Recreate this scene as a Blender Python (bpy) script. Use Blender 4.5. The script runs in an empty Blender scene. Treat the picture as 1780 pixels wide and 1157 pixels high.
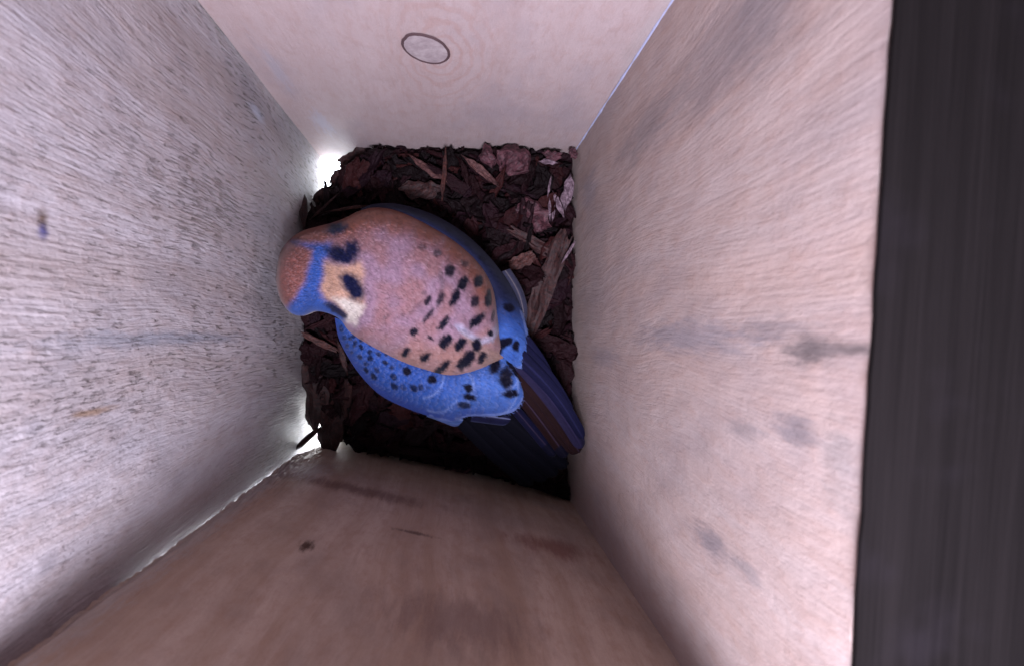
import bpy, math, random
from mathutils import Vector, noise, Matrix
from math import sin, cos, pi, sqrt, exp, radians, floor
random.seed(7)
scene = bpy.context.scene
C = scene.collection

# ------------------------------------------------------------------ camera
CAM_H = 0.45            # height of the lens above the middle of the bark bed, metres
VPX, VPY, F = 795.0, 579.0, 1000.0
cam_d = bpy.data.cameras.new('camera'); cam = bpy.data.objects.new('camera', cam_d); C.objects.link(cam)
cam.location = (0, 0, CAM_H)
cam_d.sensor_width = 36.0; cam_d.lens = 36.0 * F / 1780.0
cam_d.shift_x = (890 - VPX) / 1780.0; cam_d.shift_y = -(578.5 - VPY) / 1780.0
cam_d.clip_start = 0.005; cam_d.clip_end = 50
cam_d.dof.use_dof = True; cam_d.dof.focus_distance = 0.41; cam_d.dof.aperture_fstop = 15.0
scene.camera = cam

# ------------------------------------------------------------------ world (bright daylight outside the box)
w = bpy.data.worlds.new('World'); scene.world = w; w.use_nodes = True
bg = w.node_tree.nodes['Background']
bg.inputs[0].default_value = (0.86, 0.92, 1.0, 1); bg.inputs[1].default_value = 10.0

# ------------------------------------------------------------------ lamps
def area(name, loc, target, sx, sy, power, col, shape='RECTANGLE', spread=180):
    l = bpy.data.lights.new(name, 'AREA'); l.shape = shape; l.size = sx
    if shape in ('RECTANGLE', 'ELLIPSE'): l.size_y = sy
    l.energy = power; l.color = col; l.spread = radians(spread)
    o = bpy.data.objects.new(name, l); C.objects.link(o); o.location = loc
    d = Vector(target) - Vector(loc); o.rotation_euler = d.to_track_quat('-Z', 'Y').to_euler()
    return o
area('daylight_through_opening', (0.0, -0.158, 0.560), (0.0, -0.03, 0.10), 0.11, 0.055, 7.6, (0.86, 0.84, 1.0))
area('daylight_under_upper_corner', (-0.108, 0.141, -0.120), (-0.122, 0.158, 0.0), 0.05, 0.05, 0.015, (0.97, 0.98, 1.0))
area('daylight_under_lower_corner', (-0.112, -0.078, -0.115), (-0.126, -0.090, 0.0), 0.045, 0.045, 0.40, (0.97, 0.98, 1.0))

scene.view_settings.view_transform = 'Standard'; scene.view_settings.look = 'None'
scene.view_settings.exposure = 0.0; scene.view_settings.gamma = 1.0
scene.render.engine = 'CYCLES'
scene.cycles.use_denoising = True
scene.cycles.max_bounces = 10; scene.cycles.diffuse_bounces = 3
scene.cycles.sample_clamp_indirect = 6.0

# ------------------------------------------------------------------ helpers
def P(px, py, z):
    d = CAM_H - z
    return Vector(((px - VPX) * d / F, (VPY - py) * d / F, z))

def empty(name, loc, label, cat, group=None):
    o = bpy.data.objects.new(name, None); C.objects.link(o); o.location = loc
    o.empty_display_size = 0.02
    o['label'] = label; o['category'] = cat
    if group: o['group'] = group
    return o
def tag(o, label, cat, group=None):
    o['label'] = label; o['category'] = cat
    if group: o['group'] = group
    return o
def mesh_obj(name, verts, faces, mat, parent=None, smooth=True, origin=None, cols=None):
    """verts in world metres; stored relative to the parent's base (or to origin)"""
    off = Vector((0, 0, 0))
    if parent is not None:
        p = parent
        while p is not None: off += p.location; p = p.parent
    org = Vector(origin) if origin is not None else off
    me = bpy.data.meshes.new(name)
    me.from_pydata([tuple(Vector(v) - org) for v in verts], [], faces)
    me.update()
    if cols is not None:
        a = me.color_attributes.new('plumage', 'FLOAT_COLOR', 'POINT')
        flat = []
        for c in cols: flat += [c[0], c[1], c[2], 1.0]
        a.data.foreach_set('color', flat)
    if smooth:
        me.polygons.foreach_set('use_smooth', [True] * len(me.polygons))
    me.materials.append(mat)
    o = bpy.data.objects.new(name, me); C.objects.link(o)
    if parent is not None:
        o.parent = parent; o.location = org - off
    else: o.location = org
    return o
def lerp(a, b, t): return a + (b - a) * t
def sstep(a, b, x):
    t = max(0.0, min(1.0, (x - a) / (b - a))); return t * t * (3 - 2 * t)
def nz(x, y, z=0.0): return noise.noise(Vector((x, y, z)))

# ------------------------------------------------------------------ node helpers
class NT:
    def __init__(s, name):
        s.m = bpy.data.materials.new(name); s.m.use_nodes = True
        s.t = s.m.node_tree; s.n = s.t.nodes; s.l = s.t.links
        s.b = s.n['Principled BSDF']
    def node(s, t, **k):
        n = s.n.new(t)
        for a, b in k.items(): setattr(n, a, b)
        return n
    def put(s, sock, v):
        if isinstance(v, bpy.types.NodeSocket): s.l.new(v, sock)
        else:
            if hasattr(sock, 'default_value'):
                try: sock.default_value = v
                except Exception: sock.default_value = tuple(v) + (1,)
    def math(s, op, a, b=None, c=None, clamp=False):
        n = s.node('ShaderNodeMath', operation=op, use_clamp=clamp); s.put(n.inputs[0], a)
        if b is not None: s.put(n.inputs[1], b)
        if c is not None: s.put(n.inputs[2], c)
        return n.outputs[0]
    def vmath(s, op, a, b=None):
        n = s.node('ShaderNodeVectorMath', operation=op); s.put(n.inputs[0], a)
        if b is not None: s.put(n.inputs[1], b)
        return n.outputs['Value'] if op in ('LENGTH', 'DOT_PRODUCT') else n.outputs[0]
    def mix(s, f, a, b, mode='MIX'):
        n = s.node('ShaderNodeMix', data_type='RGBA', blend_type=mode)
        s.put(n.inputs[0], f)
        for i, v in ((6, a), (7, b)):
            if isinstance(v, bpy.types.NodeSocket): s.l.new(v, n.inputs[i])
            else: n.inputs[i].default_value = (v[0], v[1], v[2], 1)
        return n.outputs[2]
    def ramp(s, f, lo, hi, a=0.0, b=1.0):
        n = s.node('ShaderNodeMapRange', interpolation_type='SMOOTHSTEP')
        s.put(n.inputs[0], f); n.inputs[1].default_value = lo; n.inputs[2].default_value = hi
        n.inputs[3].default_value = a; n.inputs[4].default_value = b
        return n.outputs[0]
    def noise(s, vec, scale, detail=3, rough=0.5, dist=0.0):
        n = s.node('ShaderNodeTexNoise'); s.put(n.inputs['Vector'], vec)
        n.inputs['Scale'].default_value = scale; n.inputs['Detail'].default_value = detail
        n.inputs['Roughness'].default_value = rough; n.inputs['Distortion'].default_value = dist
        return n.outputs[0]
    def comb(s, x, y, z=0.0):
        n = s.node('ShaderNodeCombineXYZ'); s.put(n.inputs[0], x); s.put(n.inputs[1], y); s.put(n.inputs[2], z)
        return n.outputs[0]
    def bump(s, h, dist, strength=1.0, nrm=None):
        n = s.node('ShaderNodeBump'); s.put(n.inputs['Height'], h); n.inputs['Distance'].default_value = dist
        n.inputs['Strength'].default_value = strength
        if nrm is not None: s.l.new(nrm, n.inputs['Normal'])
        return n.outputs[0]

# box section (plan): inner corners, vertical walls
def sec(px, py): return ((px - VPX) * CAM_H / F, (VPY - py) * CAM_H / F)
cTL = sec(510, 215); cTR = sec(1003, 258); cBR = sec(1003, 888); cBL = sec(510, 782.6)
FLOOR_Z = -0.088

def wall_uz(wall, px, py):
    """where the line of sight through a photo point meets a wall: (u, z) with u = y on side walls, x on the others"""
    dx, dy = (px - VPX) / F, (VPY - py) / F
    (ax, ay), (bx, by) = {'left': (cBL, cTL), 'back': (cTL, cTR), 'right': (cTR, cBR), 'front': (cBR, cBL)}[wall]
    ex, ey = bx - ax, by - ay
    # t*(dx,dy) = a + s*e
    det = dx * (-ey) + ex * dy
    t = (ax * (-ey) + ex * ay) / det
    x, y = dx * t, dy * t
    return ((y if wall in ('left', 'right') else x), CAM_H - t)

WK = 0.575
def wood(name, wall, c_lo, c_hi, stains=(), ring_px=None, pits=0.0, fine=0.5, across=1.0, rough=0.62, wander=0.02, mottled=0.3):
    c_lo = tuple(k * WK for k in c_lo); c_hi = tuple(k * WK for k in c_hi)
    g = NT(name)
    pos = g.node('ShaderNodeNewGeometry').outputs['Position']
    sp = g.node('ShaderNodeSeparateXYZ'); g.l.new(pos, sp.inputs[0])
    u = sp.outputs[1] if wall in ('left', 'right') else sp.outputs[0]
    z = sp.outputs[2]
    # grain wanders slowly sideways as it runs down the board
    wv = g.noise(g.comb(g.math('MULTIPLY', u, 6.0), g.math('MULTIPLY', z, 4.0), 3.1), 1.0, 2)
    uw = g.math('ADD', u, g.math('MULTIPLY', g.math('SUBTRACT', wv, 0.5), wander))
    coarse = g.noise(g.comb(g.math('MULTIPLY', uw, 55.0 * across), g.math('MULTIPLY', z, 2.2), 1.0), 1.0, 4, 0.6)
    finer = g.noise(g.comb(g.math('MULTIPLY', uw, 520.0 * across), g.math('MULTIPLY', z, 26.0), 5.0), 1.0, 5, 0.7)
    col = g.mix(g.ramp(coarse, 0.3, 0.7), c_lo, c_hi)
    dk = [c * 0.66 for c in c_lo]
    col = g.mix(g.math('MULTIPLY', g.ramp(finer, 0.52, 0.75), fine), col, dk)
    mt = g.noise(g.comb(g.math('MULTIPLY', u, 30.0), g.math('MULTIPLY', z, 18.0), 9.0), 1.0, 5, 0.7)
    col = g.mix(g.math('MULTIPLY', g.ramp(mt, 0.45, 0.75), mottled), col, (c_lo[0] * 0.72, c_lo[1] * 0.74, c_lo[2] * 0.82))
    mm = g.noise(g.comb(g.math('MULTIPLY', uw, 170.0), g.math('MULTIPLY', z, 60.0), 12.0), 1.0, 5, 0.75)
    col = g.mix(g.math('MULTIPLY', g.ramp(mm, 0.42, 0.72), 0.55), col, (c_lo[0] * 0.88, c_lo[1] * 0.78, c_lo[2] * 0.73))
    gm = g.noise(g.comb(g.math('MULTIPLY', u, 16.0), g.math('MULTIPLY', z, 7.0), 21.0), 1.0, 4, 0.6)
    col = g.mix(g.math('MULTIPLY', g.ramp(gm, 0.50, 0.68), 0.45), col, (c_lo[0] * 0.72, c_lo[1] * 0.80, c_lo[2] * 0.90))
    h = g.math('ADD', g.math('MULTIPLY', finer, 0.5), g.math('MULTIPLY', mm, 0.8))
    if ring_px:
        ku, kz = wall_uz(wall, *ring_px)
        du = g.math('SUBTRACT', u, ku); dz = g.math('MULTIPLY', g.math('SUBTRACT', z, kz), 0.42)
        r = g.math('SQRT', g.math('ADD', g.math('MULTIPLY', du, du), g.math('MULTIPLY', dz, dz)))
        rn = g.math('ADD', r, g.math('MULTIPLY', g.math('SUBTRACT', g.noise(pos, 28, 3), 0.5), 0.02))
        wv2 = g.math('SINE', g.math('MULTIPLY', rn, 1150.0))
        fall = g.ramp(r, 0.008, 0.045, 1.0, 0.0)
        rm = g.math('MULTIPLY', g.ramp(wv2, 0.1, 1.0), fall)
        col = g.mix(g.math('MULTIPLY', rm, 0.30), col, (c_lo[0] * 0.85, c_lo[1] * 0.6, c_lo[2] * 0.5))
    if pits > 0:
        pn = g.noise(g.comb(g.math('MULTIPLY', uw, 900.0), g.math('MULTIPLY', z, 75.0), 2.0), 1.0, 3, 0.6)
        reg = g.noise(g.comb(g.math('MULTIPLY', u, 22.0), g.math('MULTIPLY', z, 9.0), 7.0), 1.0, 2)
        thr = g.math('ADD', pn, g.math('MULTIPLY', g.math('SUBTRACT', reg, 0.5), 0.30))
        pm = g.math('MULTIPLY', g.ramp(thr, 0.575, 0.68), g.math('MULTIPLY', g.ramp(z, 0.02, 0.30, 1.0, 0.45), g.ramp(u, -0.05, 0.0, 0.25, 1.0)))
        col = g.mix(g.math('MULTIPLY', pm, pits), col, (0.10, 0.07, 0.045))
        h = g.math('SUBTRACT', h, g.math('MULTIPLY', pm, 1.6))
        saw = g.noise(g.comb(g.math('MULTIPLY', uw, 800.0), g.math('MULTIPLY', z, 40.0), 4.0), 1.0, 3, 0.6)
        h = g.math('ADD', h, g.math('MULTIPLY', saw, 0.5))
    for (px, py, ru, rz, sc_, stren, ns) in stains:
        su, sz = wall_uz(wall, px, py)
        a = g.math('DIVIDE', g.math('SUBTRACT', u, su), ru)
        b = g.math('DIVIDE', g.math('SUBTRACT', z, sz), rz)
        r = g.math('SQRT', g.math('ADD', g.math('MULTIPLY', a, a), g.math('MULTIPLY', b, b)))
        n1 = g.noise(g.comb(g.math('MULTIPLY', u, ns * 1.3), g.math('MULTIPLY', z, ns * 0.22), px * 0.01), 1.0, 5, 0.75)
        r = g.math('ADD', r, g.math('MULTIPLY', g.math('SUBTRACT', n1, 0.5), 3.4))
        col = g.mix(g.math('MULTIPLY', g.ramp(r, 0.2, 1.7, 1.0, 0.0), min(1.0, stren)), col, tuple(k * WK for k in sc_))
    sk = g.noise(pos, 1400.0, 2, 0.7)
    kk = g.math('ADD', 0.86, g.math('MULTIPLY', sk, 0.28))
    col = g.vmath('MULTIPLY', col, g.comb(kk, kk, kk))
    g.l.new(col, g.b.inputs['Base Color'])
    g.b.inputs['Roughness'].default_value = rough
    g.b.inputs['Specular IOR Level'].default_value = 0.25
    g.l.new(g.bump(h, 0.0009 if pits == 0 else 0.0020, 0.8), g.b.inputs['Normal'])
    return g.m

GREY = (0.20, 0.19, 0.215)
m_left = wood('rough_sawn_wood', 'left', (0.52, 0.45, 0.455), (0.62, 0.57, 0.61), pits=0.46, fine=0.24, wander=0.035,
    stains=[(300, 588, 0.0028, 0.075, (0.30, 0.31, 0.37), 0.75, 220), (75, 382, 0.0030, 0.0028, (0.13, 0.07, 0.04), 0.95, 90),
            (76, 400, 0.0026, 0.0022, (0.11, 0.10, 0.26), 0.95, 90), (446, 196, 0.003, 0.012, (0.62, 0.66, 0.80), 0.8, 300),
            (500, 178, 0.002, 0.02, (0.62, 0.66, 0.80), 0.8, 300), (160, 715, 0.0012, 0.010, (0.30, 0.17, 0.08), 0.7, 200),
            (85, 975, 0.003, 0.004, (0.33, 0.30, 0.33), 0.6, 200), (60, 740, 0.003, 0.004, (0.36, 0.34, 0.38), 0.5, 200)])
m_back = wood('planed_wood', 'back', (0.54, 0.42, 0.415), (0.57, 0.455, 0.455), fine=0.16, ring_px=(765, 96), wander=0.012, mottled=0.10,
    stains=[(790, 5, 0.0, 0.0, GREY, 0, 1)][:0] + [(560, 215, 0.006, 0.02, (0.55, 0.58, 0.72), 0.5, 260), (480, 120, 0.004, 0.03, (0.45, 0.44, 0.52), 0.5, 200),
            (1130, 60, 0.006, 0.05, (0.48, 0.42, 0.42), 0.5, 120)])
m_right = wood('weather_stained_wood', 'right', (0.60, 0.455, 0.415), (0.62, 0.50, 0.475), fine=0.22, wander=0.06, across=1.2, mottled=0.45,
    stains=[(1240, 110, 0.014, 0.045, GREY, 0.42, 200), (1120, 225, 0.012, 0.040, GREY, 0.46, 200), (1330, 30, 0.014, 0.020, GREY, 0.35, 160),
            (1410, 608, 0.0036, 0.011, (0.13, 0.11, 0.115), 0.85, 260), (1340, 575, 0.003, 0.020, (0.26, 0.22, 0.23), 0.6, 240),
            (1490, 605, 0.0012, 0.007, (0.16, 0.13, 0.13), 0.85, 200), (1190, 585, 0.006, 0.05, (0.27, 0.26, 0.31), 0.55, 260),
            (1380, 745, 0.0040, 0.010, (0.24, 0.21, 0.23), 0.75, 260), (1290, 745, 0.003, 0.012, (0.33, 0.29, 0.30), 0.6, 260),
            (1235, 940, 0.004, 0.014, (0.27, 0.235, 0.255), 0.75, 300), (1300, 990, 0.003, 0.008, (0.33, 0.29, 0.30), 0.6, 300),
            (1460, 800, 0.010, 0.006, (0.36, 0.33, 0.33), 0.5, 200), (1025, 330, 0.012, 0.02, (0.33, 0.31, 0.36), 0.45, 200),
            (1050, 620, 0.006, 0.03, (0.33, 0.31, 0.35), 0.45, 300)])
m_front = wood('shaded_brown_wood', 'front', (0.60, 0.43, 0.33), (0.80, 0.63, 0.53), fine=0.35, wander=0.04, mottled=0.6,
    stains=[(620, 850, 0.040, 0.010, (0.20, 0.10, 0.085), 0.7, 90), (960, 950, 0.022, 0.014, (0.26, 0.09, 0.075), 0.7, 90),
            (533, 947, 0.0030, 0.006, (0.10, 0.05, 0.03), 0.95, 420), (800, 1080, 0.03, 0.02, (0.22, 0.14, 0.13), 0.5, 120),
            (720, 925, 0.010, 0.0022, (0.11, 0.06, 0.05), 0.7, 420), (960, 880, 0.018, 0.008, (0.40, 0.34, 0.32), 0.45, 200),
            (400, 880, 0.006, 0.16, (0.62, 0.58, 0.56), 0.7, 500), (530, 815, 0.012, 0.02, (0.7, 0.66, 0.64), 0.7, 600)])  # these two pale marks paint in light from the corner crack and gap

def plain(name, c, rough=0.7, grain=None):
    g = NT(name)
    if grain:
        pos = g.node('ShaderNodeNewGeometry').outputs['Position']
        mp = g.vmath('MULTIPLY', pos, grain)
        n = g.noise(mp, 1.0, 5, 0.65)
        n2 = g.noise(pos, 35.0, 3, 0.6)
        col = g.mix(g.ramp(n, 0.35, 0.72), [x * 0.8 for x in c], [min(1, x * 1.2) for x in c])
        col = g.mix(g.math('MULTIPLY', g.ramp(n2, 0.5, 0.8), 0.6), col, (c[0] * 1.6, c[1] * 1.6, c[2] * 1.9))
        g.l.new(col, g.b.inputs['Base Color'])
        g.l.new(g.bump(n, 0.0008, 0.8), g.b.inputs['Normal'])
    else: g.b.inputs['Base Color'].default_value = (*c, 1)
    g.b.inputs['Roughness'].default_value = rough
    if rough > 0.94: g.b.inputs['Specular IOR Level'].default_value = 0.03
    return g.m

# ------------------------------------------------------------------ the nest box
box = empty('nest_box', (0, 0, FLOOR_Z), 'deep wooden nest box of pale boards seen from its top, bark bed inside', 'nest box')
TOP = 0.475
def unit(ax, ay, bx, by):
    l = sqrt((bx - ax) ** 2 + (by - ay) ** 2); return (bx - ax) / l, (by - ay) / l, l
def wall_mesh(a, b, z0, z1f, thick, ext0, ext1, nu, nzs, wav=0.0004, seed=0, bottom=None, hole=None, torn=False):
    """board whose inner face runs from a to b; outward is to the left of a->b when seen from above... built as closed slab"""
    dx, dy, L = unit(*a, *b)
    ox, oy = -dy, dx                       # outward normal
    cx, cy = (cTL[0] + cBR[0]) / 2, (cTL[1] + cBR[1]) / 2
    if (ox * (cx - a[0]) + oy * (cy - a[1])) > 0: ox, oy = -ox, -oy
    verts = []; faces = []
    us = [lerp(-ext0, L + ext1, (1 - (1 - i / nu) ** 1.8) if torn else i / nu) for i in range(nu + 1)]
    def vid(side, i, j): return side * (nu + 1) * (nzs + 1) + i * (nzs + 1) + j
    for side in (0, 1):
        for i, u in enumerate(us):
            zt = z1f(u / L); zb = z0 if bottom is None else bottom(u)
            for j in range(nzs + 1):
                z = lerp(zb, zt, j / nzs)
                off = side * thick + (wav * (nz(u * 30, z * 12, seed) + 0.5 * nz(u * 90, z * 40, seed + 3)) if side == 0 else 0)
                if torn and side == 0:
                    e = L - u
                    off += (0.0030 + 0.0012 * nz(z * 300, u * 60, 5)) * (1 - sstep(0.0, 0.012 * (1 - 0.7 * sstep(0, 0.3, z)), e)) + 0.0014 * (1 - sstep(0, 0.036, e)) * (1 - 0.6 * sstep(0.05, 0.25, z)) * nz(u * 520, z * 95, 8)
                if torn and side == 1: off = lerp(0.0052, thick, sstep(0.004, 0.030, L - u))
                uu = u - (0.0009 * nz(z * 90, 3.0) + 0.0005 * nz(z * 400, 1.0) + 0.0006 - 0.0031 * sstep(0.16, 0.30, z) if torn and i == nu else 0)
                verts.append((a[0] + dx * uu + ox * off, a[1] + dy * uu + oy * off, z))
    def inhole(i, j):
        if not hole: return False
        u = (us[i] + us[i + 1]) / 2; z = lerp(z0, z1f(u / L), (j + 0.5) / nzs)
        return (u - hole[0]) ** 2 + (z - hole[1]) ** 2 < hole[2] ** 2
    gone = set()
    for i in range(nu):
        for j in range(nzs):
            if inhole(i, j): gone.add((i, j)); continue
            faces.append((vid(0, i, j), vid(0, i + 1, j), vid(0, i + 1, j + 1), vid(0, i, j + 1)))
            faces.append((vid(1, i, j), vid(1, i, j + 1), vid(1, i + 1, j + 1), vid(1, i + 1, j)))
    for (i, j) in gone:
        for (di, dj, e) in ((-1, 0, ((i, j), (i, j + 1))), (1, 0, ((i + 1, j), (i + 1, j + 1))), (0, -1, ((i, j), (i + 1, j))), (0, 1, ((i, j + 1), (i + 1, j + 1)))):
            if (i + di, j + dj) not in gone:
                (p, q) = e; faces.append((vid(0, *p), vid(0, *q), vid(1, *q), vid(1, *p)))
    for i in range(nu):
        faces.append((vid(0, i, 0), vid(1, i, 0), vid(1, i + 1, 0), vid(0, i + 1, 0)))
        faces.append((vid(0, i, nzs), vid(0, i + 1, nzs), vid(1, i + 1, nzs), vid(1, i, nzs)))
    for j in range(nzs):
        faces.append((vid(0, 0, j), vid(0, 0, j + 1), vid(1, 0, j + 1), vid(1, 0, j)))
        faces.append((vid(0, nu, j), vid(1, nu, j), vid(1, nu, j + 1), vid(0, nu, j + 1)))
    return verts, faces

T = 0.018
v, f = wall_mesh(cBL, cTL, FLOOR_Z, lambda t: TOP, T, T + 0.004, T + 0.004, 60, 90, 0.0006, 1)
left = mesh_obj('side_wall', v, f, m_left, box, smooth=False); left['label'] = 'rough sawn wall with dark pits and a small purple smudge'
dxl = 0.0004
a = (cTL[0] + dxl, cTL[1]); b = (cTR[0] - 0.0003, cTR[1])
v, f = wall_mesh(a, b, FLOOR_Z, lambda t: TOP, T, 0.0, 0.0, 50, 60, 0.0005, 2)
back = mesh_obj('back_wall', v, f, m_back, box, smooth=False); back['label'] = 'smooth pinkish wall with an oval grey knot'
def right_top(t):      # t from cTR (upper) to cBR (lower) along the wall: sloped sawn top
    zz = lerp(0.3315, 0.3080, t)
    return zz + 0.0009 * nz(t * 14, 3.0) + 0.0005 * nz(t * 40, 9.0)
v, f = wall_mesh(cTR, cBR, FLOOR_Z, right_top, T, T + 0.004, T + 0.004, 110, 60, 0.0005, 3)
right = mesh_obj('side_wall', v, f, m_right, box, smooth=False); right['label'] = 'pale wall with grey weather stains and a sloping top edge'
# front wall: stops a hair short of the rough side wall so daylight shows through the crack
a = (cBR[0] + 0.0050, cBR[1] - 0.00107); b = cBL
dxu, dyu, L = unit(*a, *b)
bb = (b[0] - dxu * 0.0021, b[1] - dyu * 0.0021)
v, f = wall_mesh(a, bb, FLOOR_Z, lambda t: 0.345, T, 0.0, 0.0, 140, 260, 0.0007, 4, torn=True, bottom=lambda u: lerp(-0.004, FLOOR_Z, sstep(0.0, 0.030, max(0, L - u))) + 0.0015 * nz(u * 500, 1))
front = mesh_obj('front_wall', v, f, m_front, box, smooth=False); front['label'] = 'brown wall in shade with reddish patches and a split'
# floor board with two sawn-off corners
def shrink(c, k=0.0005): return (c[0] - (k if c[0] > 0 else -k), c[1] - (k if c[1] > 0 else -k))
fTL, fTR, fBR, fBL = map(shrink, (cTL, cTR, cBR, cBL))
CUT = 0.040
loop = [(fTL[0] + CUT, lerp(fTL[1], fTR[1], 0.16)), fTR, fBR, (fBL[0] + 0.021, lerp(fBL[1], fBR[1], 0.021 / (fBR[0] - fBL[0]))), (fBL[0], fBL[1] + 0.030), (fTL[0], fTL[1] - CUT)]
n = len(loop)
v = [(x, y, FLOOR_Z) for x, y in loop] + [(x, y, FLOOR_Z + 0.015) for x, y in loop]
f = [tuple(range(n))[::-1], tuple(range(n, 2 * n))] + [(i, (i + 1) % n, (i + 1) % n + n, i + n) for i in range(n)]
m_floor = plain('floor_wood', (0.06, 0.035, 0.028), 0.8, (60, 3, 3))
mesh_obj('floor_board', v, f, m_floor, box, smooth=False)
def boxmesh(x0, x1, y0, y1, z0, z1):
    v = [(x, y, z) for z in (z0, z1) for y in (y0, y1) for x in (x0, x1)]
    return v, [(0, 2, 3, 1), (4, 5, 7, 6), (0, 1, 5, 4), (2, 6, 7, 3), (0, 4, 6, 2), (1, 3, 7, 5)]
# the lid closes the box above the lens
m_lid = plain('lid_wood', (0.14, 0.10, 0.085), 0.8, (4, 90, 4))
CX0, CX1, CY0, CY1, CZ = cTL[0] - T - 0.001, 0.235, -0.245, cTL[1] + 0.042, 0.620
v, f = boxmesh(CX0 - 0.012, CX1, CY0, CY1, CZ + 0.001, CZ + 0.019)
mesh_obj('lid', v, f, m_lid, box, smooth=False)
for x0, x1, y0, y1, z0, z1 in ((CX0 - 0.012, CX0, CY0, CY1, 0.30, CZ), (CX0 + 0.001, CX1, CY0, CY0 + 0.012, 0.30, CZ),
                               (CX0 + 0.001, CX1, CY1 - 0.012, CY1, 0.30, CZ), (CX0 + 0.001, CX1 - 0.012, CY0 + 0.013, -0.1625, 0.300, 0.310)):
    v, f = boxmesh(x0, x1, y0, y1, z0, z1); mesh_obj('light_block_panel', v, f, m_lid, box, smooth=False)  # unseen panels added around the lamp to shut out sky light
# dark weathered board capping the outside of the right wall
m_dark = plain('dark_weathered_wood', (0.0062, 0.0050, 0.0052), 0.95, (420, 9.0, 5))
dirx, diry, L = unit(*cTR, *cBR)
xs = cTR[0] - 0.0006
nx, ny = 24, 60
v = []; f = []
y_hi, y_lo = cTR[1] + T + 0.03, cBR[1] - T - 0.03
for side in (0, 1):
    for i in range(nx + 1):
        for j in range(ny + 1):
            y = lerp(y_hi, y_lo, j / ny); t = (cTR[1] - y) / (cTR[1] - cBR[1])
            x = xs + 0.0004 * nz(y * 120, 1.5) + 0.13 * i / nx
            z = lerp(0.3315, 0.3080, t) + 0.0016 + 0.0010 * nz(x * 200, y * 8)
            v.append((x, y, z + 0.0012 * side))
S = (nx + 1) * (ny + 1)
for i in range(nx):
    for j in range(ny):
        q = (i * (ny + 1) + j, (i + 1) * (ny + 1) + j, (i + 1) * (ny + 1) + j + 1, i * (ny + 1) + j + 1)
        f.append(q); f.append(tuple(S + k for k in q[::-1]))
for j in range(ny):
    f.append((j, j + 1, S + j + 1, S + j)); k = nx * (ny + 1) + j; f.append((k + 1, k, S + k, S + k + 1))
for i in range(nx):
    k = i * (ny + 1); f.append((k + ny + 1, k, S + k, S + k + ny + 1)); k += ny; f.append((k, k + ny + 1, S + k + ny + 1, S + k))
# keep the top face within a few millimetres of the wall's top
v = [(x, y, z - 0.010) for (x, y, z) in v[:S]] + [(x, y, z - 0.010) for (x, y, z) in v[S:]]
v = [(x, y, z + (0.010 if x - xs < 0.017 else 0.0)) if i < S and False else (x, y, z) for i, (x, y, z) in enumerate(v)]
# lift: underside must clear the sloped sawn top, so the slab sits on it
v = [(x, y, z + 0.0100) for (x, y, z) in v]
dk = mesh_obj('side_ledge', v, f, m_dark, box, smooth=False); dk['label'] = 'dark weathered ledge beyond the pale stained wall'
v, f = boxmesh(0.2225, 0.2345, CY0 + 0.013, CY1 - 0.013, 0.3115, CZ - 0.001)
mesh_obj('light_block_side', v, f, m_dark, box, smooth=False)  # unseen panel added to close this side against sky light

# the knot in the back wall: a plug standing half a millimetre proud inside its dark ring
ku, kz = wall_uz('back', 741, 84)
dxb, dyb, Lb = unit(*cTL, *cTR)
kc = Vector((ku, lerp(cTL[1], cTR[1], (ku - cTL[0]) / (cTR[0] - cTL[0])), kz))
inx, iny = dyb, -dxb                                    # pointing into the box
rU = 41 / F * (CAM_H - kz); 
# vertical radius so that it spans the photographed height
rZ = abs(wall_uz('back', 741, 60)[1] - wall_uz('back', 741, 108)[1]) / 2
def disc(r0, r1, h0, h1, seed, dome=0.0):
    v = []; f = []; N = 64
    for k, (r, h) in enumerate(((r0, h0), ((r0 + r1) / 2, h1), (r1, h0))):
        for i in range(N):
            a_ = 2 * pi * i / N; w_ = 1 + 0.05 * nz(cos(a_) * 1.5, sin(a_) * 1.5, seed) + 0.02 * nz(cos(a_) * 5, sin(a_) * 5, seed)
            uu, zz = cos(a_) * rU * r * w_, sin(a_) * rZ * r * w_
            zz -= uu * 0.0                       
            uu2 = uu; zz2 = zz - uu * 0.22 * rZ / rU
            v.append((kc.x + dxb * uu2 + inx * h, kc.y + dyb * uu2 + iny * h, kc.z + zz2))
    for k in range(2):
        for i in range(N): f.append((k * N + i, k * N + (i + 1) % N, (k + 1) * N + (i + 1) % N, (k + 1) * N + i))
    if r0 < 0.01: pass
    return v, f
g = NT('knot_wood')
pos = g.node('ShaderNodeNewGeometry').outputs['Position']
kn = g.noise(g.vmath('SUBTRACT', pos, tuple(kc)), 150, 5, 0.7)
g.l.new(g.mix(g.ramp(kn, 0.35, 0.7), (0.225, 0.18, 0.19), (0.33, 0.28, 0.285)), g.b.inputs['Base Color'])
g.l.new(g.bump(kn, 0.0006, 0.6), g.b.inputs['Normal']); g.b.inputs['Roughness'].default_value = 0.55
v, f = disc(0.0005, 0.94, 0.0009, 0.0011, 1)
knot = mesh_obj('knot', v, f, g.m, back)
m_ring = plain('knot_bark', (0.05, 0.025, 0.028), 0.8)
v, f = disc(0.89, 1.035, 0.0006, 0.0015, 1)
mesh_obj('knot_ring', v, f, m_ring, knot)

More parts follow.
